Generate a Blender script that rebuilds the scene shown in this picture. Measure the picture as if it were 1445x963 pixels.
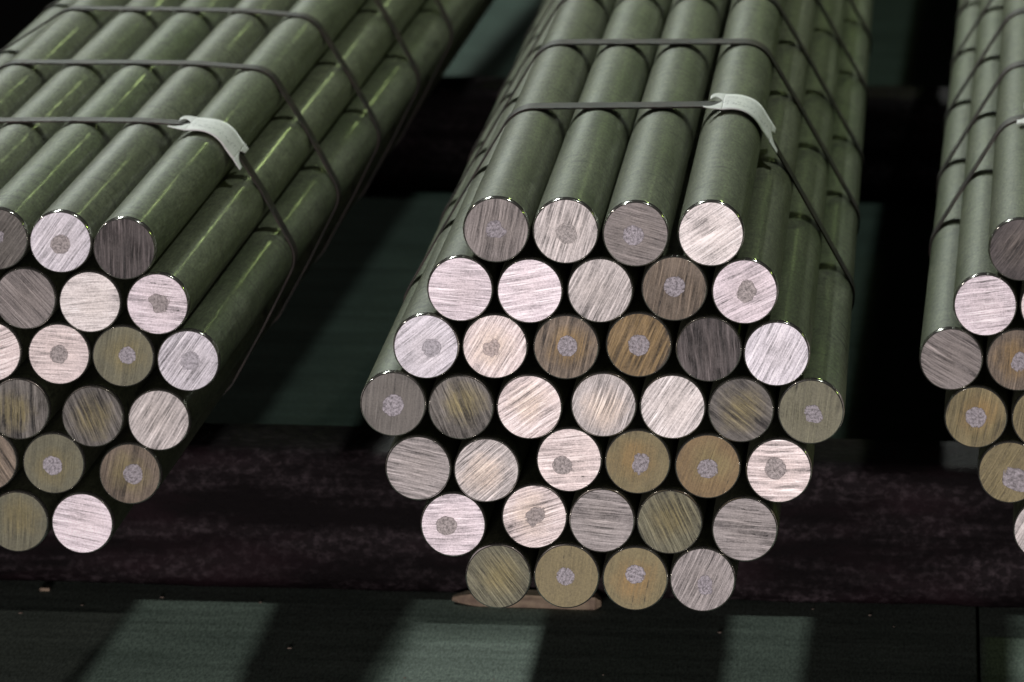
import bpy, bmesh, math, random
from mathutils import Vector, Matrix, noise

for o in list(bpy.data.objects):
    bpy.data.objects.remove(o)
scene = bpy.context.scene
COL = scene.collection
R_ = math.radians

# ------------------------------------------------------------------ camera
cam_data = bpy.data.cameras.new('camera')
cam = bpy.data.objects.new('camera', cam_data)
COL.objects.link(cam)
right = Vector((0.997894, 0.063496, 0.013245))
fwd = Vector((-0.060280, 0.983235, -0.172088))
up = right.cross(fwd)
m = Matrix((right, up, -fwd)).transposed().to_4x4()
m.translation = Vector((0.279936, -5.894648, 1.088387))
cam.matrix_world = m
cam_data.sensor_fit = 'HORIZONTAL'
cam_data.sensor_width = 36.0
cam_data.lens = 36.0 * 9500.0 / 1445.0
cam_data.clip_start = 0.1
cam_data.clip_end = 500
cam_data.dof.use_dof = True
cam_data.dof.focus_distance = 6.02
cam_data.dof.aperture_fstop = 13.0
cam_data.dof.aperture_blades = 7
scene.camera = cam

# ------------------------------------------------------------------ world, lamps, exposure
world = bpy.data.worlds.new('World')
scene.world = world
world.use_nodes = True
bgn = world.node_tree.nodes['Background']
bgn.inputs['Color'].default_value = (1.0, 0.82, 0.92, 1)
bgn.inputs['Strength'].default_value = 0.010

scene.view_settings.view_transform = 'Standard'
scene.view_settings.look = 'None'
scene.view_settings.gamma = 1.0
scene.view_settings.exposure = 0.0
scene.view_settings.use_curve_mapping = False


def high_bay(name, loc, watts, colour, radius=0.16):
    d = bpy.data.lights.new(name, 'POINT')
    d.energy = watts
    d.color = colour
    d.shadow_soft_size = radius
    o = bpy.data.objects.new(name, d)
    o.location = loc
    COL.objects.link(o)


GREENISH = (0.93, 1.0, 0.93)
# two rows of high-bay lamps down the hall, above and behind the stock
high_bay('high_bay_lamp', (2.15, 3.0, 5.7), 400, GREENISH)
high_bay('high_bay_lamp', (-2.55, 1.4, 5.7), 190, GREENISH)
high_bay('high_bay_lamp', (-2.55, 6.2, 5.7), 900, GREENISH)
high_bay('high_bay_lamp', (-2.55, 9.6, 5.7), 900, GREENISH)
# lamps of the side aisles
high_bay('side_aisle_lamp', (-8.0, 6.0, 5.9), 400, (1.0, 0.91, 0.86))
high_bay('side_aisle_lamp', (10.5, 6.0, 5.7), 330, (0.72, 1.0, 0.22), 0.15)
# far lamp of the right row: the long yellow-green streaks
high_bay('far_hall_lamp', (2.3, 23.0, 5.7), 125, (0.76, 1.0, 0.36), 0.3)

# work light beside the camera, low: the pinkish light on the sawn ends
fl = bpy.data.lights.new('work_light', 'AREA')
fl.shape = 'RECTANGLE'
fl.size = 0.9
fl.size_y = 0.5
fl.energy = 345
fl.color = (1.0, 0.90, 0.90)
flo = bpy.data.objects.new('work_light', fl)
flo.location = (-0.45, -7.0, 0.02)
flo.rotation_euler = (Vector((0, 0, 0)) - Vector(flo.location)).to_track_quat('-Z', 'Y').to_euler()
COL.objects.link(flo)

# ------------------------------------------------------------------ helpers


def lin(c):
    c = c / 255.0
    return c / 12.92 if c <= 0.04045 else ((c + 0.055) / 1.055) ** 2.4


def srgb(rgb, k=1.0):
    return tuple(min(0.92, lin(c) * k * q) for c, q in zip(rgb, (1.0, 1.045, 1.06)))


def obj(name, mesh, mats, parent=None):
    o = bpy.data.objects.new(name, mesh)
    COL.objects.link(o)
    if mats and not mesh.materials:
        for mm in (mats if isinstance(mats, (list, tuple)) else [mats]):
            mesh.materials.append(mm)
    if parent:
        o.parent = parent
    return o


def tag(o, label=None, cat=None, group=None, kind=None):
    if label:
        o['label'] = label
    if cat:
        o['category'] = cat
    if group:
        o['group'] = group
    if kind:
        o['kind'] = kind
    return o


class NT:
    """small node builder"""

    def __init__(self, name):
        self.m = bpy.data.materials.new(name)
        self.m.use_nodes = True
        self.t = self.m.node_tree
        self.b = self.t.nodes['Principled BSDF']

    def n(self, kind, **kw):
        nd = self.t.nodes.new(kind)
        for k, v in kw.items():
            if k.startswith('i_'):
                key = k[2:]
                key = int(key) if key.isdigit() else key.replace('_', ' ')
                self.set(nd.inputs[key], v)
            else:
                setattr(nd, k, v)
        return nd

    def set(self, sock, v):
        if isinstance(v, bpy.types.NodeSocket):
            self.t.links.new(v, sock)
        else:
            sock.default_value = v

    def math(self, op, a, b=0.0, c=None):
        nd = self.n('ShaderNodeMath', operation=op)
        self.set(nd.inputs[0], a)
        self.set(nd.inputs[1], b)
        if c is not None:
            self.set(nd.inputs[2], c)
        return nd.outputs[0]

    def vmath(self, op, a, b=None, scale=None):
        nd = self.n('ShaderNodeVectorMath', operation=op)
        self.set(nd.inputs[0], a)
        if b is not None:
            self.set(nd.inputs[1], b)
        if scale is not None:
            self.set(nd.inputs['Scale'], scale)
        return nd.outputs[0]

    def noise(self, vec, scale, detail=2.0, rough=0.5):
        nd = self.n('ShaderNodeTexNoise')
        self.set(nd.inputs['Vector'], vec)
        nd.inputs['Scale'].default_value = scale
        nd.inputs['Detail'].default_value = detail
        nd.inputs['Roughness'].default_value = rough
        return nd.outputs['Fac']

    def ramp(self, fac, lo, hi, a=0.0, b=1.0):
        nd = self.n('ShaderNodeMapRange')
        self.set(nd.inputs['Value'], fac)
        self.set(nd.inputs['From Min'], lo)
        self.set(nd.inputs['From Max'], hi)
        self.set(nd.inputs['To Min'], a)
        self.set(nd.inputs['To Max'], b)
        return nd.outputs[0]

    def mix(self, fac, a, b, mode='MIX'):
        nd = self.n('ShaderNodeMix', data_type='RGBA', blend_type=mode)
        self.set(nd.inputs[0], fac)
        self.set(nd.inputs[6], a)
        self.set(nd.inputs[7], b)
        return nd.outputs[2]

    def attr(self, name):
        return self.n('ShaderNodeAttribute', attribute_type='OBJECT', attribute_name=name)

    def bump(self, h, strength, dist):
        nd = self.n('ShaderNodeBump')
        self.set(nd.inputs['Height'], h)
        self.set(nd.inputs['Strength'], strength)
        nd.inputs['Distance'].default_value = dist
        return nd.outputs[0]

    def scaled(self, vec, s):
        return self.vmath('MULTIPLY', vec, s)


def c4(c):
    return (c[0], c[1], c[2], 1.0)


# ------------------------------------------------------------------ materials
def mat_shaft():
    t = NT('rolled_bar_steel')
    co = t.n('ShaderNodeTexCoord').outputs['Object']
    rnd = t.n('ShaderNodeObjectInfo').outputs['Random']
    off = t.n('ShaderNodeCombineXYZ', i_0=t.math('MULTIPLY', rnd, 37.0), i_1=t.math('MULTIPLY', rnd, 91.0), i_2=t.math('MULTIPLY', rnd, 53.0)).outputs[0]
    p = t.vmath('ADD', co, off)
    streak = t.noise(t.scaled(p, (90, 2.2, 90)), 1.0, 4, 0.6)
    patch = t.noise(t.scaled(p, (16, 6, 16)), 1.0, 3, 0.55)
    scuff = t.noise(t.scaled(p, (22, 70, 22)), 1.0, 3, 0.6)
    grain = t.noise(t.scaled(p, (430, 80, 430)), 1.0, 3, 0.75)
    mott = t.noise(t.scaled(p, (130, 26, 130)), 1.0, 3, 0.65)
    base = t.mix(t.ramp(patch, 0.3, 0.7), c4((0.082, 0.104, 0.052)), c4((0.126, 0.142, 0.086)))
    base = t.mix(t.ramp(rnd, 0, 1, 0.0, 0.5), base, c4((0.115, 0.112, 0.082)))
    k = t.math('MULTIPLY', t.ramp(streak, 0.3, 0.7, 0.82, 1.15), t.math('MULTIPLY', t.ramp(grain, 0.3, 0.7, 0.45, 1.55), t.ramp(mott, 0.3, 0.7, 0.76, 1.24)))
    k = t.math('MULTIPLY', k, t.ramp(scuff, 0.56, 0.70, 1.0, 0.5))
    base = t.mix(1.0, base, t.n('ShaderNodeCombineColor', i_0=k, i_1=k, i_2=k).outputs[0], 'MULTIPLY')
    t.set(t.b.inputs['Base Color'], base)
    t.b.inputs['Metallic'].default_value = 0.1
    t.set(t.b.inputs['Roughness'], t.ramp(patch, 0.25, 0.75, 0.48, 0.64))
    t.set(t.b.inputs['Coat Weight'], t.math('MULTIPLY', t.ramp(streak, 0.42, 0.62, 0.0, 0.30), t.ramp(mott, 0.35, 0.6, 0.25, 1.0)))
    t.b.inputs['Coat Roughness'].default_value = 0.16
    t.b.inputs['Specular IOR Level'].default_value = 0.35
    h = t.math('ADD', t.math('MULTIPLY', grain, 0.5), t.math('MULTIPLY', streak, 0.6))
    t.set(t.b.inputs['Normal'], t.bump(h, 0.22, 0.0006))
    return t.m


def mat_chamfer():
    t = NT('bright_cut_rim')
    co = t.n('ShaderNodeTexCoord').outputs['Object']
    g = t.noise(co, 420.0, 2, 0.6)
    t.set(t.b.inputs['Base Color'], t.mix(g, c4((0.34, 0.34, 0.30)), c4((0.58, 0.57, 0.53))))
    t.b.inputs['Metallic'].default_value = 0.9
    t.set(t.b.inputs['Roughness'], t.ramp(g, 0.3, 0.7, 0.11, 0.17))
    return t.m


def mat_face():
    t = NT('sawn_bar_end')
    co = t.n('ShaderNodeTexCoord').outputs['Object']
    col = t.attr('cut_colour').outputs['Vector']
    col2 = t.attr('core_colour').outputs['Vector']
    ang = t.attr('saw_angle').outputs['Fac']
    seed = t.attr('seed').outputs['Fac']
    amt = t.attr('saw_depth').outputs['Fac']
    warp = t.attr('saw_wave').outputs['Fac']
    off = t.n('ShaderNodeCombineXYZ', i_0=seed, i_1=t.math('MULTIPLY', seed, 0.37), i_2=t.math('MULTIPLY', seed, 0.71)).outputs[0]
    rot = t.n('ShaderNodeVectorRotate', rotation_type='Y_AXIS', i_Vector=co, i_Angle=ang).outputs[0]
    wob = t.noise(t.vmath('ADD', t.scaled(rot, (42, 0, 42)), off), 1.0, 2, 0.5)
    wv = t.n('ShaderNodeCombineXYZ', i_2=t.math('MULTIPLY', t.math('SUBTRACT', wob, 0.5), warp)).outputs[0]
    rp = t.vmath('ADD', rot, wv)
    rp = t.vmath('MULTIPLY', rp, t.n('ShaderNodeCombineXYZ', i_0=1.0, i_1=1.0, i_2=t.attr('saw_pitch').outputs['Fac']).outputs[0])
    fine = t.noise(t.vmath('ADD', t.scaled(rp, (26, 0, 780)), off), 1.0, 3, 0.65)
    mid = t.noise(t.vmath('ADD', t.scaled(rp, (20, 0, 400)), off), 1.0, 2, 0.5)
    broad = t.noise(t.vmath('ADD', t.scaled(rp, (18, 0, 90)), off), 1.0, 2, 0.5)
    cloud = t.noise(t.vmath('ADD', t.scaled(co, (55, 0, 55)), off), 1.0, 3, 0.6)
    blot = t.noise(t.vmath('ADD', t.scaled(co, (150, 0, 150)), off), 1.0, 4, 0.65)
    grain = t.noise(t.vmath('ADD', co, off), 620.0, 3, 0.75)
    # lines: groove shade and sheen put into the colour, coming and going over the face
    groove = t.math('ADD', t.math('MULTIPLY', t.ramp(fine, 0.38, 0.60, -1, 0.8), 0.75), t.math('MULTIPLY', t.ramp(mid, 0.36, 0.64, -1, 1), 0.55))
    groove = t.math('MULTIPLY', groove, t.ramp(cloud, 0.32, 0.62, 0.35, 1.3))
    groove = t.math('MULTIPLY', groove, amt)
    gouge = t.math('MULTIPLY', t.ramp(mid, 0.33, 0.25, 0, 1), t.ramp(blot, 0.46, 0.60, 0, 0.8))
    bb = t.ramp(broad, 0.3, 0.7, -0.06, 0.06)
    tone = t.math('ADD', t.math('ADD', 1.0, t.math('MULTIPLY', groove, 0.56)), bb)
    tone = t.math('ADD', tone, t.ramp(grain, 0.3, 0.7, -0.24, 0.24))
    tone = t.math('SUBTRACT', tone, gouge)
    tone = t.math('MAXIMUM', tone, 0.12)
    # core stain in the middle third with a ragged border
    rad = t.n('ShaderNodeVectorMath', operation='LENGTH')
    cof = t.attr('core_offset').outputs['Vector']
    t.set(rad.inputs[0], t.vmath('SUBTRACT', t.scaled(co, (1, 0, 1)), cof))
    rr = t.math('ADD', rad.outputs['Value'], t.math('MULTIPLY', t.math('SUBTRACT', cloud, 0.5), 0.030))
    core = t.ramp(rr, 0.007, 0.0235, 1.0, 0.0)
    core = t.math('MULTIPLY', core, t.ramp(fine, 0.3, 0.7, 0.35, 0.95))
    base = t.mix(core, col, col2)
    tonev = t.n('ShaderNodeCombineColor', i_0=tone, i_1=tone, i_2=tone).outputs[0]
    base = t.mix(1.0, base, tonev, 'MULTIPLY')
    # grime at the edge on part of the rim
    rim = t.n('ShaderNodeVectorMath', operation='LENGTH')
    t.set(rim.inputs[0], t.scaled(co, (1, 0, 1)))
    edge = t.math('MULTIPLY', t.ramp(rim.outputs['Value'], 0.0225, 0.0285, 0, 1), t.ramp(cloud, 0.52, 0.66, 0, 1))
    edge = t.math('MULTIPLY', edge, t.attr('grime').outputs['Fac'])
    base = t.mix(edge, base, c4((0.045, 0.042, 0.040)))
    t.set(t.b.inputs['Base Color'], base)
    t.b.inputs['Metallic'].default_value = 0.25
    t.b.inputs['Roughness'].default_value = 0.55
    h = t.math('ADD', groove, t.math('MULTIPLY', grain, 0.25))
    t.set(t.b.inputs['Normal'], t.bump(h, 0.35, 0.0006))
    return t.m


def mat_spot():
    t = NT('ground_test_spot')
    co = t.n('ShaderNodeTexCoord').outputs['Object']
    col = t.attr('cut_colour').outputs['Vector']
    seed = t.attr('seed').outputs['Fac']
    off = t.n('ShaderNodeCombineXYZ', i_0=seed, i_2=t.math('MULTIPLY', seed, 0.6)).outputs[0]
    g = t.noise(t.vmath('ADD', t.scaled(co, (420, 0, 420)), off), 1.0, 4, 0.75)
    g2 = t.noise(t.vmath('ADD', t.scaled(co, (1500, 0, 1500)), off), 1.0, 2, 0.7)
    k = t.math('MULTIPLY', t.ramp(g, 0.38, 0.60, 0.38, 1.22), t.ramp(g2, 0.3, 0.7, 0.75, 1.25))
    t.set(t.b.inputs['Base Color'], t.mix(1.0, col, t.n('ShaderNodeCombineColor', i_0=k, i_1=k, i_2=k).outputs[0], 'MULTIPLY'))
    t.b.inputs['Metallic'].default_value = 0.25
    t.b.inputs['Roughness'].default_value = 0.6
    t.set(t.b.inputs['Normal'], t.bump(g, 0.7, 0.0008))
    rad = t.n('ShaderNodeVectorMath', operation='LENGTH')
    t.set(rad.inputs[0], t.scaled(co, (1, 0, 1)))
    worn = t.noise(t.vmath('ADD', t.scaled(co, (380, 0, 380)), off), 1.0, 4, 0.7)
    a = t.math('ADD', worn, t.ramp(rad.outputs['Value'], 0.005, 0.0098, 0.30, -0.05))
    t.set(t.b.inputs['Alpha'], t.ramp(a, 0.42, 0.52, 0.0, t.attr('cover').outputs['Fac']))
    return t.m


def mat_strap():
    t = NT('dull_strap_steel')
    co = t.n('ShaderNodeTexCoord').outputs['Object']
    g = t.noise(t.scaled(co, (60, 25, 60)), 1.0, 4, 0.6)
    fine = t.noise(co, 900.0, 2, 0.7)
    c = t.mix(t.ramp(g, 0.35, 0.65), c4((0.012, 0.012, 0.009)), c4((0.036, 0.026, 0.021)))
    k = t.ramp(fine, 0.3, 0.7, 0.75, 1.25)
    t.set(t.b.inputs['Base Color'], t.mix(1.0, c, t.n('ShaderNodeCombineColor', i_0=k, i_1=k, i_2=k).outputs[0], 'MULTIPLY'))
    t.b.inputs['Metallic'].default_value = 0.0
    t.b.inputs['Specular IOR Level'].default_value = 0.25
    t.b.inputs['Roughness'].default_value = 0.6
    t.set(t.b.inputs['Normal'], t.bump(g, 0.3, 0.001))
    return t.m


def mat_tag():
    t = NT('white_label_stock')
    co = t.n('ShaderNodeUVMap').outputs['UV']
    sp = t.n('ShaderNodeSeparateXYZ', i_0=co)
    u, v = sp.outputs[0], sp.outputs[1]
    # faint printed characters along the strip
    dig = t.noise(t.scaled(co, (46, 13, 0)), 1.0, 1, 0.4)
    line = t.ramp(t.math('ABSOLUTE', t.math('SUBTRACT', v, 0.42)), 0.10, 0.16, 1, 0)
    line2 = t.ramp(t.math('ABSOLUTE', t.math('SUBTRACT', v, 0.78)), 0.05, 0.09, 0.7, 0)
    inr = t.math('MULTIPLY', t.ramp(u, 0.16, 0.20, 0, 1), t.ramp(u, 0.84, 0.88, 1, 0))
    ink = t.math('MULTIPLY', t.math('MULTIPLY', t.ramp(dig, 0.54, 0.60, 0, 1), t.math('MAXIMUM', line, line2)), inr)
    dirt = t.noise(t.scaled(co, (6, 5, 0)), 1.0, 4, 0.65)
    c = t.mix(t.ramp(dirt, 0.35, 0.7), c4((0.90, 0.90, 0.90)), c4((0.78, 0.78, 0.78)))
    c = t.mix(t.math('MULTIPLY', ink, 0.45), c, c4((0.16, 0.17, 0.19)))
    t.set(t.b.inputs['Base Color'], c)
    t.b.inputs['Roughness'].default_value = 0.5
    return t.m


def mat_beam():
    t = NT('scaled_black_bloom')
    co = t.n('ShaderNodeTexCoord').outputs['Object']
    big = t.noise(t.scaled(co, (4, 4, 30)), 1.0, 5, 0.6)
    sp = t.noise(t.scaled(co, (95, 95, 130)), 1.0, 4, 0.65)
    grain = t.noise(co, 800.0, 2, 0.7)
    f = t.math('ADD', t.math('MULTIPLY', t.ramp(big, 0.46, 0.72), 0.30), t.math('MULTIPLY', t.math('MULTIPLY', t.ramp(sp, 0.47, 0.72), t.ramp(big, 0.42, 0.62)), 1.0))
    c = t.mix(f, c4((0.0026, 0.0014, 0.0019)), c4((0.054, 0.042, 0.047)))
    rust = t.noise(t.scaled(co, (5, 5, 14)), 1.0, 3, 0.6)
    c = t.mix(t.ramp(rust, 0.5, 0.7, 0, 0.6), c, c4((0.016, 0.007, 0.010)))
    k = t.ramp(grain, 0.3, 0.7, 0.7, 1.3)
    t.set(t.b.inputs['Base Color'], t.mix(1.0, c, t.n('ShaderNodeCombineColor', i_0=k, i_1=k, i_2=k).outputs[0], 'MULTIPLY'))
    t.b.inputs['Metallic'].default_value = 0.0
    t.b.inputs['Roughness'].default_value = 0.7
    t.b.inputs['Specular IOR Level'].default_value = 0.10
    t.set(t.b.inputs['Normal'], t.bump(t.math('ADD', sp, t.math('MULTIPLY', grain, 0.3)), 0.7, 0.003))
    return t.m


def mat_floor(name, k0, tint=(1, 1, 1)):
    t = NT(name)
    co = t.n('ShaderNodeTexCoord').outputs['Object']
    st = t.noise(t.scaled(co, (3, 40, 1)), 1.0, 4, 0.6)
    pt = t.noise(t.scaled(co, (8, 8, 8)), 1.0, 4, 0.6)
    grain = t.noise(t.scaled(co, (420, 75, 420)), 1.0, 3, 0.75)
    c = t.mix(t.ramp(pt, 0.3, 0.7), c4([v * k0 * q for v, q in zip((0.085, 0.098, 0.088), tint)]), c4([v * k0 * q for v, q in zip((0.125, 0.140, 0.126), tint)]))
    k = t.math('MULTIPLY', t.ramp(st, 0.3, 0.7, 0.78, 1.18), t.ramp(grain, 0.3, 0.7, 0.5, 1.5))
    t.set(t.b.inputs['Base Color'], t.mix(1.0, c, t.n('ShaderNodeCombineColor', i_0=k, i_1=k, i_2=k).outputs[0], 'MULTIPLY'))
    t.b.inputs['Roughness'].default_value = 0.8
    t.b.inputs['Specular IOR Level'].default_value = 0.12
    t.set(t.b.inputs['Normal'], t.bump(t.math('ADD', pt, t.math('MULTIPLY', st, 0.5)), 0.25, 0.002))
    return t.m


def mat_wood():
    t = NT('split_timber')
    co = t.n('ShaderNodeTexCoord').outputs['Object']
    g = t.noise(t.scaled(co, (12, 160, 160)), 1.0, 4, 0.6)
    p = t.noise(co, 60.0, 3, 0.6)
    c = t.mix(t.ramp(g, 0.3, 0.7), c4((0.11, 0.080, 0.056)), c4((0.32, 0.25, 0.17)))
    c = t.mix(t.ramp(p, 0.45, 0.65, 0, 0.6), c, c4((0.10, 0.062, 0.05)))
    t.set(t.b.inputs['Base Color'], c)
    t.b.inputs['Roughness'].default_value = 0.8
    t.set(t.b.inputs['Normal'], t.bump(g, 0.6, 0.002))
    return t.m


def mat_plain(name, c, rough=0.8):
    t = NT(name)
    co = t.n('ShaderNodeTexCoord').outputs['Object']
    g = t.noise(co, 200.0, 3, 0.6)
    t.set(t.b.inputs['Base Color'], t.mix(g, c4([x * 0.6 for x in c]), c4([x * 1.4 for x in c])))
    t.b.inputs['Roughness'].default_value = rough
    return t.m


M_SHAFT, M_RIM, M_FACE, M_SPOT = mat_shaft(), mat_chamfer(), mat_face(), mat_spot()
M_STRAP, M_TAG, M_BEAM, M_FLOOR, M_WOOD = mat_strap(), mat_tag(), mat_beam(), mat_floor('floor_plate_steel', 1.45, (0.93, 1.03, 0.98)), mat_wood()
M_FLOOR_DARK = mat_floor('dark_floor_plate_steel', 0.40, (0.78, 1.08, 1.0))  # floor pattern darkened and tinted greener for the plates behind the front beam
M_NEAR_BLACK = mat_plain('near_black_base', (0.006, 0.005, 0.0055), 0.95)  # near-black for the added low sheet and the base under the plates
M_CHIP = mat_plain('metal_and_wood_chips', (0.16, 0.125, 0.10))

# ------------------------------------------------------------------ setting: floor, supporting blooms
ZF = -0.336          # floor
ZT = -0.1890         # top of the supporting blooms


def box_mesh(name, x0, x1, y0, y1, z0, z1, bev=0.0):
    bm = bmesh.new()
    bmesh.ops.create_cube(bm, size=1.0)
    for v in bm.verts:
        v.co = Vector(((x0 + x1) / 2 + v.co.x * (x1 - x0), (y0 + y1) / 2 + v.co.y * (y1 - y0), (z0 + z1) / 2 + v.co.z * (z1 - z0)))
    if bev:
        bmesh.ops.bevel(bm, geom=bm.edges[:], offset=bev, segments=2, affect='EDGES')
    me = bpy.data.meshes.new(name)
    bm.to_mesh(me)
    bm.free()
    return me


low_sheet = obj('ground', box_mesh('ground', -30, 30, -12, 60, -6.3, -6.2), M_NEAR_BLACK)  # added sheet, near-black colour stands in for shade left of the floor plates
tag(low_sheet, kind='structure')
fb = obj('floor', box_mesh('floor', -0.99, 3.0, -3.0, 14.0, ZF - 0.10, ZF - 0.012), M_NEAR_BLACK)
tag(fb, kind='structure')
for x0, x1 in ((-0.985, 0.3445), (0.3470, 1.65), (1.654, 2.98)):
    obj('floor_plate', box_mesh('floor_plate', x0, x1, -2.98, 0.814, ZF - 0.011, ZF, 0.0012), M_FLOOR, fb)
    obj('floor_plate', box_mesh('floor_plate', x0, x1, 0.818, 13.98, ZF - 0.011, ZF, 0.0012), M_FLOOR_DARK, fb)


def bloom_mesh(name, x0, x1, y0, y1, z0, z1, nx, seed):
    """square bloom with rounded arrises and a scaled, uneven skin"""
    r = 0.018
    prof = []
    cs = [(y0 + r, z1 - r, 90, 180), (y0 + r, z0 + r, 180, 270), (y1 - r, z0 + r, 270, 360), (y1 - r, z1 - r, 0, 90)]
    corners = []
    for cy, cz, a0, a1 in cs:
        corners.append([(cy + r * math.cos(R_(a0 + (a1 - a0) * k / 4)), cz + r * math.sin(R_(a0 + (a1 - a0) * k / 4))) for k in range(5)])
    for i in range(4):
        prof += corners[i]
        a, b = corners[i][-1], corners[(i + 1) % 4][0]
        nn = 16 if i == 0 else 6
        for k in range(1, nn):
            prof.append((a[0] + (b[0] - a[0]) * k / nn, a[1] + (b[1] - a[1]) * k / nn))
    np_ = len(prof)
    cy, cz = (y0 + y1) / 2, (z0 + z1) / 2
    vs, fs = [], []
    for i in range(nx + 1):
        x = x0 + (x1 - x0) * i / nx
        for (y, z) in prof:
            n1 = noise.noise(Vector((x * 14 + seed, y * 14, z * 30)))
            n2 = noise.noise(Vector((x * 60 + seed, y * 60, z * 90)))
            d = Vector((y - cy, z - cz)).normalized() * (0.0016 * n1 + 0.0008 * n2 - 0.0012)
            vs.append((x, y + d.x, z + d.y))
    for i in range(nx):
        for k in range(np_):
            k2 = (k + 1) % np_
            fs.append((i * np_ + k, i * np_ + k2, (i + 1) * np_ + k2, (i + 1) * np_ + k))
    fs.append(tuple(range(np_))[::-1])
    fs.append(tuple(nx * np_ + k for k in range(np_)))
    me = bpy.data.meshes.new(name)
    me.from_pydata(vs, [], fs)
    bm = bmesh.new()
    bm.from_mesh(me)
    bmesh.ops.recalc_face_normals(bm, faces=bm.faces[:])
    for f in bm.faces:
        f.smooth = len(f.verts) == 4
    bm.to_mesh(me)
    bm.free()
    return me


b1 = obj('support_beam', bloom_mesh('support_beam', -0.97, 1.6, 0.735, 0.897, ZF + 0.0005, ZT, 420, 0.0), M_BEAM)
tag(b1, 'dark scaly square steel beam lying across under the front of the bundles', 'beam', 'beams under the bundles')
b2 = obj('support_beam', bloom_mesh('support_beam', -0.97, 1.6, 3.43, 3.60, ZF + 0.0005, ZT, 160, 9.0), M_BEAM)
tag(b2, 'blurred dark steel beam far behind, across the gaps under the bundles', 'beam', 'beams under the bundles')

# ------------------------------------------------------------------ the rods
RAD = 0.030
BEV = 0.0019          # rounded shoulder at the cut: radial and axial size
AXB = 0.0065
LEN = 7.0
SEG = 56


def rod_mesh():
    prof = [(RAD - BEV, 0.0)]
    for k in range(1, 9):
        a = R_(90 * k / 8)
        prof.append((RAD - BEV + BEV * math.sin(a), AXB - AXB * math.cos(a)))
    prof += [(RAD, 0.05), (RAD, 0.5), (RAD, 1.5), (RAD, 3.5), (RAD, LEN)]
    vs, fs, mi = [], [], []
    for (r, y) in prof:
        for s in range(SEG):
            a = 2 * math.pi * s / SEG
            vs.append((r * math.sin(a), y, r * math.cos(a)))
    for i in range(len(prof) - 1):
        for s in range(SEG):
            s2 = (s + 1) % SEG
            fs.append((i * SEG + s, i * SEG + s2, (i + 1) * SEG + s2, (i + 1) * SEG + s))
            mi.append(1 if i < 8 else 0)
    n = len(prof) - 1
    fs.append(tuple(n * SEG + s for s in range(SEG)))
    mi.append(0)
    out = []
    for nm, want, mt in (('shaft', 0, M_SHAFT), ('cut_rim', 1, M_RIM)):
        me = bpy.data.meshes.new(nm)
        me.from_pydata(vs, [], [f for f, q in zip(fs, mi) if q == want])
        me.materials.append(mt)
        bm = bmesh.new()
        bm.from_mesh(me)
        bmesh.ops.delete(bm, geom=[v for v in bm.verts if not v.link_faces], context='VERTS')
        bmesh.ops.recalc_face_normals(bm, faces=bm.faces[:])
        bm.faces.ensure_lookup_table()
        f0 = bm.faces[0]
        c0 = f0.calc_center_median()
        if f0.normal.x * c0.x + f0.normal.z * c0.z < 0:
            bmesh.ops.reverse_faces(bm, faces=bm.faces[:])
        for f in bm.faces:
            f.smooth = len(f.verts) == 4
        bm.to_mesh(me)
        bm.free()
        out.append(me)
    return out


def face_mesh():
    """the sawn end: a disc, very slightly dished and uneven, closed to the rim"""
    vs, fs = [(0, 0.0, 0)], []
    rings = [0.3, 0.6, 0.85, 1.0]
    for q in rings:
        for s in range(SEG):
            a = 2 * math.pi * s / SEG
            vs.append((q * (RAD - BEV) * math.sin(a), 0.0, q * (RAD - BEV) * math.cos(a)))
    for s in range(SEG):
        fs.append((0, 1 + (s + 1) % SEG, 1 + s))
    for i in range(len(rings) - 1):
        for s in range(SEG):
            s2 = (s + 1) % SEG
            fs.append((1 + i * SEG + s, 1 + i * SEG + s2, 1 + (i + 1) * SEG + s2, 1 + (i + 1) * SEG + s))
    me = bpy.data.meshes.new('end_face')
    me.from_pydata(vs, [], fs)
    me.materials.append(M_FACE)
    bm = bmesh.new()
    bm.from_mesh(me)
    bmesh.ops.recalc_face_normals(bm, faces=bm.faces[:])
    if bm.faces[0].normal.y > 0:
        bmesh.ops.reverse_faces(bm, faces=bm.faces[:])
    bm.to_mesh(me)
    bm.free()
    return me


def spot_mesh(variant, ragged):
    """ground test spot: a thin scarred patch with an irregular outline"""
    rnd = random.Random(variant * 17 + 3)
    n = 40
    r0 = 0.0092
    ph = [rnd.uniform(0, 6.28) for _ in range(8)]
    outer = []
    for s in range(n):
        a = 2 * math.pi * s / n
        r = r0 * (1 + ragged * (0.16 * math.sin(2 * a + ph[0]) + 0.12 * math.sin(3 * a + ph[1]) + 0.10 * math.sin(5 * a + ph[2])) + 0.022 * math.sin(7 * a + ph[3]) + 0.03 * rnd.uniform(-1, 1))
        if ragged > 0.5:
            r *= 1 - 0.35 * max(0, math.cos(a - ph[4])) ** 6
        outer.append((r * math.sin(a), r * math.cos(a)))
    th = 0.00035
    vs = [(0, -th, 0)] + [(x * 0.95, -th, z * 0.95) for x, z in outer] + [(x, 0.0002, z) for x, z in outer]
    fs = []
    for s in range(n):
        s2 = (s + 1) % n
        fs.append((0, 1 + s, 1 + s2))
        fs.append((1 + s, 1 + n + s, 1 + n + s2, 1 + s2))
    me = bpy.data.meshes.new('test_spot')
    me.from_pydata(vs, [], fs)
    me.materials.append(M_SPOT)
    bm = bmesh.new()
    bm.from_mesh(me)
    bmesh.ops.recalc_face_normals(bm, faces=bm.faces[:])
    bm.faces.ensure_lookup_table()
    if bm.faces[0].normal.y > 0:
        bmesh.ops.reverse_faces(bm, faces=bm.faces[:])
    bm.to_mesh(me)
    bm.free()
    return me


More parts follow.
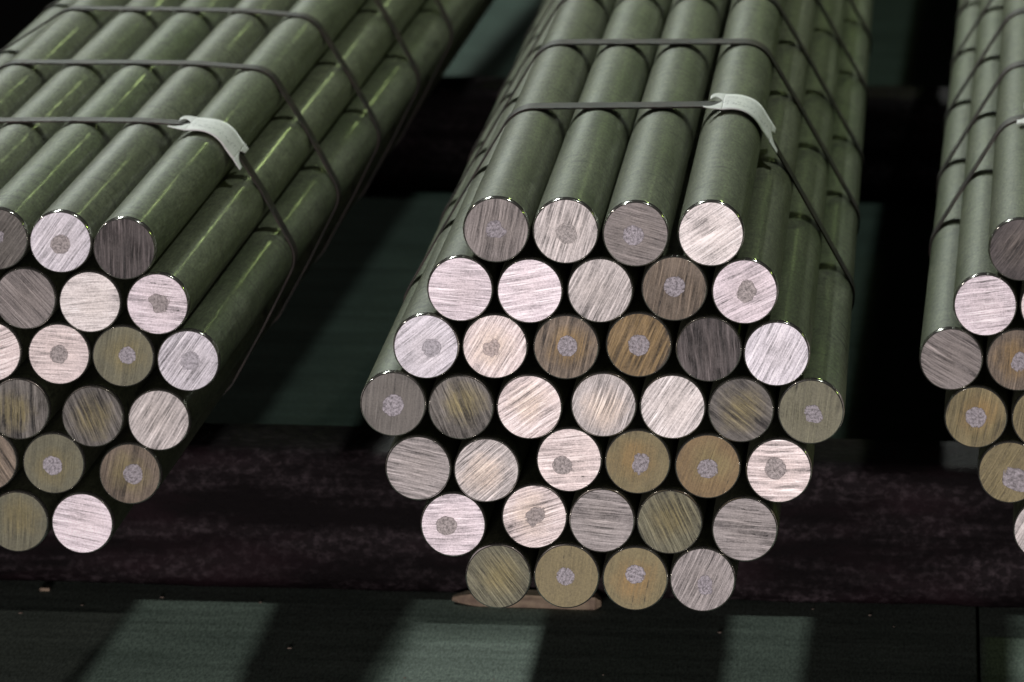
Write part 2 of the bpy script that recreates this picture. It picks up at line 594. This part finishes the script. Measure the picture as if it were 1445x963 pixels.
(SHAFT, RIM), FACE = rod_mesh(), face_mesh()
SPOT_ROUND = [spot_mesh(k, 0.15) for k in range(4)]
SPOT_RAG = [spot_mesh(k + 10, 0.62) for k in range(5)]

# colours of the cut steel as they look under the pinkish work light
PAL = {
    'P': ((226, 212, 217), 'bright pinkish'), 'W': ((226, 216, 213), 'bright white'),
    'L': ((214, 207, 213), 'bright lilac-white'), 'H': ((224, 208, 205), 'bright peach'),
    'S': ((193, 184, 181), 'light grey'), 'G': ((156, 148, 146), 'mid grey'),
    'M': ((129, 121, 118), 'dull grey'), 'D': ((101, 96, 91), 'dark grey'),
    'K': ((84, 77, 76), 'charcoal grey'), 'O': ((118, 107, 76), 'olive'),
    'B': ((122, 101, 69), 'rusty brown'), 'N': ((112, 99, 86), 'brownish grey'),
    'E': ((106, 103, 84), 'olive grey'),
}
CORE = {'o': (120, 109, 72), 'p': (222, 202, 186), 'r': (142, 112, 66), 'd': (92, 84, 78), 'g': (150, 140, 132), 'b': (132, 106, 62)}

# per rod: palette key, direction of the saw lines (deg from horizontal, anticlockwise),
# depth of lines, core stain key or '', spot: None or (dx, dz in mm, 'l'ight/'d'ark/'f'aint, ragged), recess in mm, grime
MID = [
    [('M', 80, .9, '', (0, .5, 'l', 1), 0, .3), ('S', 74, .9, '', (1, -2, 'f', 0), 1, 0), ('M', -14, .7, '', (-2, -1, 'l', 0), 0, .2), ('W', 35, .7, '', None, 0, 0)],
    [('P', -3, .6, '', None, 2, 0), ('P', 10, .6, '', None, 2, 0), ('S', 64, .9, '', None, 3, .2), ('N', 80, .9, '', (0, 2, 'l', 0), 7, .5), ('P', 28, .6, '', (1, 1, 'd', 1), 2, 0)],
    [('L', 40, .6, '', (5, -1, 'f', 0), 1, .3), ('H', 60, .7, 'p', (-3, -1, 'f', 1), 6, .4), ('N', 78, 1., 'b', (1, 1, 'l', 0), 6, .6), ('B', 68, 1., '', (0, 0, 'l', 0), 7, 1.), ('K', 95, 1.3, '', None, 2, .2), ('L', 64, .7, '', None, 2, .1)],
    [('D', 85, .35, '', (0, -1, 'l', 0), 0, .4), ('D', -68, 1.2, 'o', None, 2, .2), ('H', 36, .8, 'p', None, 2, .1), ('S', 70, .9, 'p', None, 2, .2), ('W', 57, .8, '', None, 2, .1), ('D', -38, 1., 'o', None, 3, .2), ('E', 84, .4, '', (3, -2, 'l', 1), 0, .4)],
    [('G', -12, .8, '', None, 0, .1), ('S', 42, .9, 'p', None, 1, .1), ('H', 5, .6, '', (-6, -5, 'd', 0), 8, 0), ('O', 80, .3, 'b', (2, -1, 'l', 1), 8, .3), ('B', 70, .3, 'o', (0, -2, 'l', 0), 8, .4), ('H', 2, 1.1, '', (-3, 2, 'd', 0), 2, .1)],
    [('P', 2, .7, '', (-6, -1, 'd', 0), 9, .3), ('H', 18, .8, 'p', (1, 0, 'd', 1), 5, .1), ('G', -5, .9, '', None, 2, .1), ('E', -64, .9, 'o', None, 3, .2), ('G', -4, .9, '', None, 1, .1)],
    [('E', -52, .9, 'o', None, 0, .2), ('O', 85, .2, '', (-1, 0, 'l', 0), 1, .1), ('O', 80, .2, 'r', (0, 4, 'l', 0), 2, .1), ('G', 66, .9, '', (3, -5, 'l', 1), 4, .3)],
]
# left bundle, counted from the right
LEFT = [
    [('K', 90, 1.3, '', None, 0, .3), ('L', 55, .7, '', (0, -2, 'd', 0), 0, .1), ('D', 55, .8, '', (-2, 3, 'l', 1), 0, .2), ('S', 40, .8, '', None, 1, .1), ('M', 70, .8, '', None, 1, .1)],
    [('P', -5, .7, '', (1, 1, 'd', 1), 0, .2), ('W', 5, .6, '', None, 1, 0), ('M', -46, .8, '', None, 1, .1), ('P', 20, .7, '', None, 1, .1), ('D', 80, .9, '', None, 1, .1), ('S', 60, .8, '', None, 1, .1)],
    [('L', 55, .8, '', (3, 0, 'f', 1), 1, .2), ('E', 80, .4, 'o', (4, 1, 'l', 0), 6, .2), ('H', -3, .6, '', (0, 0, 'd', 0), 6, .1), ('H', 20, .7, '', None, 3, .1), ('D', 70, .9, '', None, 3, .1), ('P', 10, .7, '', None, 3, .1), ('G', 40, .7, '', None, 1, .1)],
    [('S', 60, .9, '', None, 1, .2), ('D', -66, 1.1, 'o', None, 1, .1), ('D', 90, 1.3, 'o', None, 1, .1), ('S', 40, .7, '', None, 3, .1), ('O', 80, .4, '', None, 3, .1), ('G', 40, .7, '', None, 1, .1)],
    [('N', 80, .8, 'o', (3, 0, 'l', 0), 5, .3), ('E', 85, .3, 'o', (-1, -2, 'l', 0), 4, .2), ('N', -58, 1., 'b', None, 4, .2), ('P', 10, .7, '', None, 3, .1), ('G', 40, .7, '', None, 1, .1)],
    [('P', -10, .6, '', None, 1, .1), ('E', 88, .4, 'o', None, 1, .1), ('S', 40, .7, '', None, 3, .1), ('M', 40, .7, '', None, 1, .1)],
]
# right bundle, counted from the left
RIGHT = [
    [('K', 55, .9, 'd', None, 0, .2), ('S', 55, .8, '', None, 0, .1), ('G', 20, .8, '', None, 0, .1), ('P', 5, .8, '', None, 0, .1), ('D', 85, .8, '', None, 0, .1)],
    [('P', 9, .8, '', None, 0, .1), ('H', 30, .7, '', None, 1, .1), ('G', 30, .7, '', None, 1, .1), ('S', 70, .7, '', None, 1, .1), ('M', 30, .7, '', None, 1, .1), ('W', 30, .7, '', None, 1, .1)],
    [('M', -30, .9, '', None, 0, .2), ('N', 84, .8, 'b', (1, -1, 'l', 1), 3, .3), ('S', 30, .7, '', None, 3, .1), ('P', 30, .7, '', None, 3, .1), ('D', 30, .7, '', None, 3, .1), ('O', 30, .4, '', None, 3, .1), ('G', 30, .7, '', None, 1, .1)],
    [('O', 80, .7, 'b', (0, 0, 'l', 0), 4, .2), ('O', 80, .4, '', None, 4, .1), ('S', 30, .7, '', None, 3, .1), ('P', 30, .7, '', None, 3, .1), ('D', 30, .7, '', None, 3, .1), ('G', 30, .7, '', None, 3, .1)],
    [('O', 60, .5, '', (8, -8, 'l', 2), 4, .2), ('D', 80, .7, '', None, 3, .1), ('S', 30, .7, '', None, 3, .1), ('P', 30, .7, '', None, 3, .1), ('M', 30, .7, '', None, 3, .1)],
    [('S', 60, .8, '', None, 1, .1), ('D', 80, .7, '', None, 3, .1), ('S', 30, .7, '', None, 3, .1), ('O', 30, .4, '', None, 3, .1)],
]

POS = {
    'middle': [
        [(-0.0969, 0.1564), (-0.0352, 0.1565), (0.0271, 0.1554), (0.0939, 0.1572)],
        [(-0.1285, 0.102), (-0.0663, 0.102), (-0.0038, 0.1036), (0.0621, 0.1062), (0.1249, 0.1056)],
        [(-0.1582, 0.0497), (-0.097, 0.0503), (-0.0334, 0.0513), (0.0313, 0.0546), (0.0938, 0.0529), (0.1542, 0.0502)],
        [(-0.187, -0.003), (-0.1265, -0.005), (-0.0653, -0.0032), (0.0011, 0.0005), (0.0626, 0.0001), (0.1235, -0.0015), (0.1858, -0.0009)],
        [(-0.164, -0.0607), (-0.1028, -0.0612), (-0.0293, -0.0513), (0.032, -0.0516), (0.0947, -0.0543), (0.1583, -0.0553)],
        [(-0.1326, -0.1133), (-0.0595, -0.1033), (0.0012, -0.1047), (0.0617, -0.1046), (0.129, -0.1094)],
        [(-0.091, -0.1578), (-0.0297, -0.1562), (0.0318, -0.1568), (0.0921, -0.1568)]],
    'left': [
        [(0.1396, 0.0871), (0.0797, 0.0918), (0.0196, 0.0928), (-0.0405, 0.0929), (-0.1012, 0.0936)],
        [(0.171, 0.0358), (0.1071, 0.0355), (0.0458, 0.0369), (-0.0152, 0.0381), (-0.0761, 0.039), (-0.172, 0.0468)],
        [(0.1996, -0.0178), (0.1375, -0.0165), (0.0767, -0.0163), (0.0121, -0.0154), (-0.0487, -0.0145), (-0.1093, -0.0141), (-0.17, -0.0134)],
        [(0.172, -0.0754), (0.1093, -0.074), (0.0393, -0.069), (-0.0219, -0.0682), (-0.0825, -0.0679), (-0.1437, -0.0674)],
        [(0.144, -0.1286), (0.0717, -0.1208), (0.0076, -0.1206), (-0.0528, -0.1202), (-0.1136, -0.1194)],
        [(0.0993, -0.177), (0.0373, -0.1777), (-0.0232, -0.1775), (-0.0837, -0.1773)]],
    'right': [
        [(-0.118, 0.1045), (-0.0575, 0.1047), (0.003, 0.1049), (0.0635, 0.1051), (0.124, 0.1053)],
        [(-0.1492, 0.0517), (-0.0876, 0.0524), (-0.027, 0.0526), (0.0335, 0.0528), (0.094, 0.053), (0.1544, 0.0532)],
        [(-0.1795, -0.0002), (-0.1176, 0.0003), (-0.0571, 0.0005), (0.0034, 0.0007), (0.0639, 0.0009), (0.1244, 0.0012), (0.1855, 0.0017)],
        [(-0.1552, -0.0551), (-0.0927, -0.0544), (-0.0318, -0.054), (0.0287, -0.0538), (0.0892, -0.0536), (0.1497, -0.0534)],
        [(-0.1225, -0.1065), (-0.0619, -0.106), (-0.0014, -0.1058), (0.0591, -0.1056), (0.1197, -0.1054)],
        [(-0.0884, -0.16), (-0.0279, -0.1598), (0.0326, -0.1596), (0.0931, -0.1594)]],
}
# origin of the end plane, direction of the rods
FRAME = {
    'middle': (Vector((0, 0, 0)), Vector((-0.0024, 1, 0)).normalized()),
    'left': (Vector((-0.6, 0.27, 0.002)), Vector((0.0395, 0.9986, 0.0339)).normalized()),
    'right': (Vector((0.49, 0.28, 0)), Vector((0.0156, 0.9999, 0.0002)).normalized()),
}


def basis(which):
    o, d = FRAME[which]
    ux = d.cross(Vector((0, 0, 1))).normalized()
    uz = ux.cross(d)
    return o, ux, d, uz


ORD = ['first', 'second', 'third', 'fourth', 'fifth', 'sixth', 'seventh']
SPOTNAME = {'l': 'pale centre spot', 'd': 'grey centre spot', 'f': 'faint centre spot'}
rng = random.Random(11)
KL = 1.10


def make_bundle(which, spec, side):
    o, ux, d, uz = basis(which)
    rot = Matrix((ux, d, uz)).transposed().to_euler()
    nrow = len(spec)
    for i, row in enumerate(spec):
        for j, (key, ang, depth, core, spot, rec, grime) in enumerate(row):
            x, z = POS[which][i][j]
            r = bpy.data.objects.new('steel_rod', None)
            r.empty_display_size = 0.02
            COL.objects.link(r)
            r.location = o + ux * x + uz * z + d * ((rec + rng.uniform(-0.6, 0.6)) * 0.001)
            r.rotation_euler = rot
            look = PAL[key][1]
            rowname = 'top row' if i == 0 else ('bottom row' if i == nrow - 1 else ORD[i] + ' row')
            place = ORD[j] + ' from ' + side
            if spot and spot[3] == 2:
                lab = '%s steel rod with torn pale patch, %s, %s, %s bundle' % (look, place, rowname, which)
            elif spot:
                lab = '%s steel rod with %s, %s, %s, %s bundle' % (look, SPOTNAME[spot[2]], place, rowname, which)
            else:
                lab = '%s ended steel rod without spot, %s, %s, %s bundle' % (look, place, rowname, which)
            tag(r, lab, 'steel rod', 'rods of the %s bundle' % which)
            obj('shaft', SHAFT, None, r)
            obj('cut_rim', RIM, None, r)
            f = obj('end_face', FACE, None, r)
            c = srgb(PAL[key][0], KL)
            j1 = rng.uniform(0.94, 1.06)
            f['cut_colour'] = [c[0] * j1, c[1] * j1, c[2] * j1]
            f['core_colour'] = list(srgb(CORE[core], KL)) if core else [c[0] * j1 * 0.96, c[1] * j1 * 0.95, c[2] * j1 * 0.93]
            f['core_offset'] = [rng.uniform(-.004, .004), 0.0, rng.uniform(-.004, .004)]
            f['saw_angle'] = R_(ang)
            f['saw_depth'] = depth
            f['saw_wave'] = rng.uniform(0.0008, 0.0030) * (1.8 if depth > 1.0 else 1.0)
            f['grime'] = grime
            f['saw_pitch'] = rng.uniform(0.6, 0.8) if depth > 0.95 else rng.uniform(0.85, 1.2)
            f['seed'] = rng.uniform(0, 80)
            if spot:
                dx, dz, tone, rag = spot
                me = SPOT_ROUND[rng.randrange(4)] if rag == 0 else SPOT_RAG[rng.randrange(5)]
                s = obj('test_spot', me, None, f)
                s.location = (dx * 0.001, 0, dz * 0.001)
                s.rotation_euler = (0, rng.uniform(0, 6.28), 0)
                if rag == 2:
                    s.scale = (1.9, 1.6, 1.35)
                    s.rotation_euler = (0, 0.2, 0)
                else:
                    q = rng.uniform(0.86, 1.12)
                    s.scale = (q, 1, q * rng.uniform(0.94, 1.06))
                cc = {'l': srgb((176, 168, 174), KL), 'd': srgb((183, 172, 170), KL), 'f': [v * 0.90 for v in c]}[tone]
                if tone == 'f' and key in 'SG':
                    cc = [v * 1.0 for v in c]
                s['cut_colour'] = list(cc)
                s['seed'] = rng.uniform(0, 80)
                s['cover'] = 0.6 if tone == 'f' else rng.uniform(0.72, 0.92)


make_bundle('middle', MID, 'left')
make_bundle('left', LEFT, 'right')
make_bundle('right', RIGHT, 'left')

# ------------------------------------------------------------------ straps and labels


def hull(which, extra):
    pts = []
    for row in POS[which]:
        for x, z in row:
            for k in range(72):
                a = 2 * math.pi * k / 72
                pts.append((x + (RAD + extra) * math.cos(a), z + (RAD + extra) * math.sin(a)))
    pts = sorted(set(pts))

    def half(ps):
        h = []
        for p in ps:
            while len(h) > 1 and (h[-1][0] - h[-2][0]) * (p[1] - h[-2][1]) - (h[-1][1] - h[-2][1]) * (p[0] - h[-2][0]) <= 0:
                h.pop()
            h.append(p)
        return h[:-1]
    return half(pts) + half(pts[::-1])      # anticlockwise


def strap(which, y, skew, width, label, sag_seed):
    o, ux, d, uz = basis(which)
    h = hull(which, 0.0006)
    # subdivide long edges
    path = []
    for k, p in enumerate(h):
        q = h[(k + 1) % len(h)]
        L = math.hypot(q[0] - p[0], q[1] - p[1])
        n = max(1, int(L / 0.012))
        for s in range(n):
            path.append((p[0] + (q[0] - p[0]) * s / n, p[1] + (q[1] - p[1]) * s / n))
    th = 0.0016
    N = len(path)
    vs, fs = [], []
    for k, (x, z) in enumerate(path):
        a, b = path[k - 1], path[(k + 1) % N]
        t = Vector((b[0] - a[0], b[1] - a[1])).normalized()
        nrm = Vector((t.y, -t.x))
        yc = y + skew * x + 0.0025 * noise.noise(Vector((x * 12, z * 12, sag_seed)))
        for (dy, dn) in ((-width / 2, 0), (width / 2, 0), (width / 2, th), (-width / 2, th)):
            xx, zz = x + nrm.x * dn, z + nrm.y * dn
            vs.append(o + ux * xx + d * (yc + dy) + uz * zz)
    for k in range(N):
        k2 = (k + 1) % N
        for c in range(4):
            c2 = (c + 1) % 4
            fs.append((k * 4 + c, k * 4 + c2, k2 * 4 + c2, k2 * 4 + c))
    me = bpy.data.meshes.new('steel_strap')
    me.from_pydata([tuple(v) for v in vs], [], fs)
    bm = bmesh.new()
    bm.from_mesh(me)
    bmesh.ops.recalc_face_normals(bm, faces=bm.faces[:])
    bm.to_mesh(me)
    bm.free()
    so = obj('steel_strap', me, M_STRAP)
    tag(so, label, 'strap', 'straps round the %s bundle' % which)


NTH = ['nearest strap, the one carrying the white label,', 'second strap from the front', 'third strap from the front', 'fourth strap from the front', 'farthest strap seen']
for which, ys, sk in (('middle', (0.595, 1.08, 1.50, 2.03, 2.53), 0.20), ('left', (0.465, 0.82, 1.18, 1.53, 1.88), 0.22), ('right', (0.66, 1.09, 1.56, 2.03, 2.50), 0.0)):
    for k, y in enumerate(ys):
        strap(which, y, sk * (1, .8, .6, 1.1, .9)[k], 0.023 if which == 'left' else 0.038, 'dull steel %s round the %s bundle' % (NTH[k], which), k * 3.3)


def label_tag(which, y, anchor, length, mirror, text, wide=1.0, name='white_label'):
    """die-cut label wrapped over the strap at an upper corner: body with a notch and two prongs at each end"""
    o, ux, d, uz = basis(which)
    h = hull(which, 0.0006 + 0.0022)
    if not mirror:
        h = h[::-1]          # run clockwise: left to right over the top
    # dense path
    path = []
    for k, p in enumerate(h):
        q = h[(k + 1) % len(h)]
        L = math.hypot(q[0] - p[0], q[1] - p[1])
        n = max(1, int(L / 0.002))
        for s in range(n):
            path.append(Vector((p[0] + (q[0] - p[0]) * s / n, p[1] + (q[1] - p[1]) * s / n)))
    start = min(range(len(path)), key=lambda k: (path[k] - Vector(anchor)).length)
    pts, acc = [path[start]], [0.0]
    k = start
    while acc[-1] < length:
        k = (k + 1) % len(path)
        L = (path[k] - pts[-1]).length
        if L < 1e-6:
            continue
        pts.append(path[k])
        acc.append(acc[-1] + L)

    def at(s):
        for q in range(len(acc) - 1):
            if acc[q + 1] >= s:
                f = (s - acc[q]) / (acc[q + 1] - acc[q])
                p = pts[q].lerp(pts[q + 1], f)
                t = (pts[min(q + 3, len(pts) - 1)] - pts[max(q - 2, 0)]).normalized()
                nr = Vector((-t.y, t.x)) if not mirror else Vector((t.y, -t.x))
                return p, nr
        t = (pts[-1] - pts[-4]).normalized()
        return pts[-1], (Vector((-t.y, t.x)) if not mirror else Vector((t.y, -t.x)))
    NS = 60
    vs, fs, uvs = [], [], []

    def strip(s0, s1, lo, hi, n, lift):
        base = len(vs)
        rows = 8
        for i in range(n + 1):
            u = s0 + (s1 - s0) * i / n
            p, nr = at(u * length)
            for r in range(rows + 1):
                v = lo(u) + (hi(u) - lo(u)) * r / rows
                off = lift(u, v)
                xx, zz = p.x + nr.x * off, p.y + nr.y * off
                vs.append(tuple(o + ux * xx + d * (y + v * wide + 0.1 * (u - 0.3) * 0.2) + uz * zz))
                uvs.append((u, v / 0.13 + 0.5))
        for i in range(n):
            for r in range(rows):
                a = base + i * (rows + 1) + r
                fs.append((a, a + 1, a + rows + 2, a + rows + 1))

    def W0(u):
        return -0.064 - 0.012 * max(0, u - 0.4)     # near edge
    def W1(u):
        return 0.066 + 0.020 * max(0, u - 0.4)      # far edge

    def lift(u, v):
        return 0.0012 + 0.0016 * max(0, 0.2 - u) * 10 * abs(v) / 0.06 + 0.0035 * max(0, u - 0.72) * abs(v) / 0.05 + 0.0006 * math.sin(9 * u + 30 * v)
    UA, UB = 0.20, 0.86
    strip(UA, UB, W0, W1, 36, lift)
    # left end: far prong hooked and broad, near prong long and thin; rounded notch between
    def ncurve(u, a, b):
        q = max(0.0, min(1.0, (u - a) / (b - a)))
        return math.sqrt(max(0.0, 1 - (1 - q) ** 2))
    strip(0.055, UA, lambda u: 0.012 + 0.024 * math.sin(math.pi * (u - 0.055) / (UA - 0.055)) - 0.010 * (u - 0.055) / (UA - 0.055), lambda u: 0.020 + (W1(UA) - 0.020) * ncurve(u, 0.05, UA), 12, lift)
    strip(0.0, UA, W0, lambda u: -0.052 + 0.054 * max(0, (u - 0.0) / UA) ** 2.0, 12, lift)
    # right end
    strip(UB, 0.93, lambda u: 0.002 + 0.034 * ((u - UB) / 0.07) ** 0.6, lambda u: W1(u), 8, lift)
    strip(UB, 1.0, lambda u: W0(u) - 0.012 * (u - UB) / 0.14, lambda u: 0.002 - 0.046 * (1 - (1 - min(1, (u - UB) / 0.14)) ** 2.6) - 0.014 * (u - UB) / 0.14, 12, lift)
    me = bpy.data.meshes.new(name)
    me.from_pydata(vs, [], fs)
    uvl = me.uv_layers.new(name='UVMap')
    for lp in me.loops:
        uvl.data[lp.index].uv = uvs[lp.vertex_index]
    for p in me.polygons:
        p.use_smooth = True
    ob = obj(name, me, M_TAG)
    so = ob.modifiers.new('thickness', 'SOLIDIFY')
    so.thickness = 0.0006
    so.offset = 0
    tag(ob, text, 'label', 'white labels on the straps')


label_tag('middle', 0.615, (0.068, 0.187), 0.090, False, 'white label with forked ends on the nearest strap of the middle bundle', 0.86)
label_tag('left', 0.48, (0.112, 0.118), 0.088, False, 'white label with forked ends on the nearest strap of the left bundle', 0.58)
label_tag('right', 0.66, (-0.028, 0.137), 0.098, True, 'white label cut by the right edge of the picture on right bundle')

# ------------------------------------------------------------------ wood and litter on the floor


def wood_mesh(name, L, w, h, seed):
    rnd = random.Random(seed)
    n, m_ = 26, 12
    vs, fs = [], []
    for i in range(n + 1):
        u = i / n
        k = min(1.0, (u / 0.16) ** 0.7) * min(1.0, ((1 - u) / 0.05) ** 0.5 + 0.25)
        k = max(k, 0.06)
        for j in range(m_):
            a = 2 * math.pi * (j + 0.5) / m_
            ca, sa = math.cos(a), math.sin(a)
            q = max(abs(ca), abs(sa))
            r = 1 + 0.16 * noise.noise(Vector((u * 5 + seed, ca * 1.5, sa * 1.5))) + 0.05 * noise.noise(Vector((u * 30, ca * 6 + seed, sa * 6)))
            y = ca / q * w / 2 * r * (0.35 + 0.65 * k)
            z = h / 2 + (sa / q) * h / 2 * (r if sa > 0 else 1.0) * k
            if sa < 0:
                z = h / 2 * (1 - k) * 0.5
            vs.append((u * L, y, z))
    for i in range(n):
        for j in range(m_):
            j2 = (j + 1) % m_
            fs.append((i * m_ + j, i * m_ + j2, (i + 1) * m_ + j2, (i + 1) * m_ + j))
    fs.append(tuple(range(m_))[::-1])
    fs.append(tuple(n * m_ + j for j in range(m_)))
    me = bpy.data.meshes.new(name)
    me.from_pydata(vs, [], fs)
    bm = bmesh.new()
    bm.from_mesh(me)
    bmesh.ops.recalc_face_normals(bm, faces=bm.faces[:])
    bm.to_mesh(me)
    bm.free()
    return me


w = obj('wood_offcut', wood_mesh('wood_offcut', 0.150, 0.026, 0.0125, 4), M_WOOD)
w.location = (-0.181, 0.708, ZF + 0.0005)
w.rotation_euler = (0, 0, R_(-1.5))
tag(w, 'splintered brown wood offcut on the floor below the middle bundle', 'wood')
w2 = obj('wood_chip', wood_mesh('wood_chip', 0.011, 0.006, 0.003, 7), M_WOOD)
w2.location = (-0.600, 0.715, ZF + 0.0005)
tag(w2, 'small reddish wood chip at the foot of the beam, lower left', 'wood')

bm = bmesh.new()
r2 = random.Random(5)
for _ in range(22):
    x, y = r2.uniform(-0.75, 0.6), r2.uniform(0.25, 0.725)
    s = r2.uniform(0.0004, 0.0011)
    mtx = Matrix.Translation((x, y, ZF + s * 0.5)) @ Matrix.Rotation(r2.uniform(0, 6.28), 4, 'Z') @ Matrix.Diagonal((s * r2.uniform(1, 3), s * r2.uniform(1, 3), s, 1))
    bmesh.ops.create_icosphere(bm, subdivisions=1, radius=1.0, matrix=mtx)
me = bpy.data.meshes.new('floor_litter')
bm.to_mesh(me)
bm.free()
lit = obj('floor_litter', me, M_CHIP)
tag(lit, 'tiny pale chips and grit scattered on the floor plates', 'litter', kind='stuff')
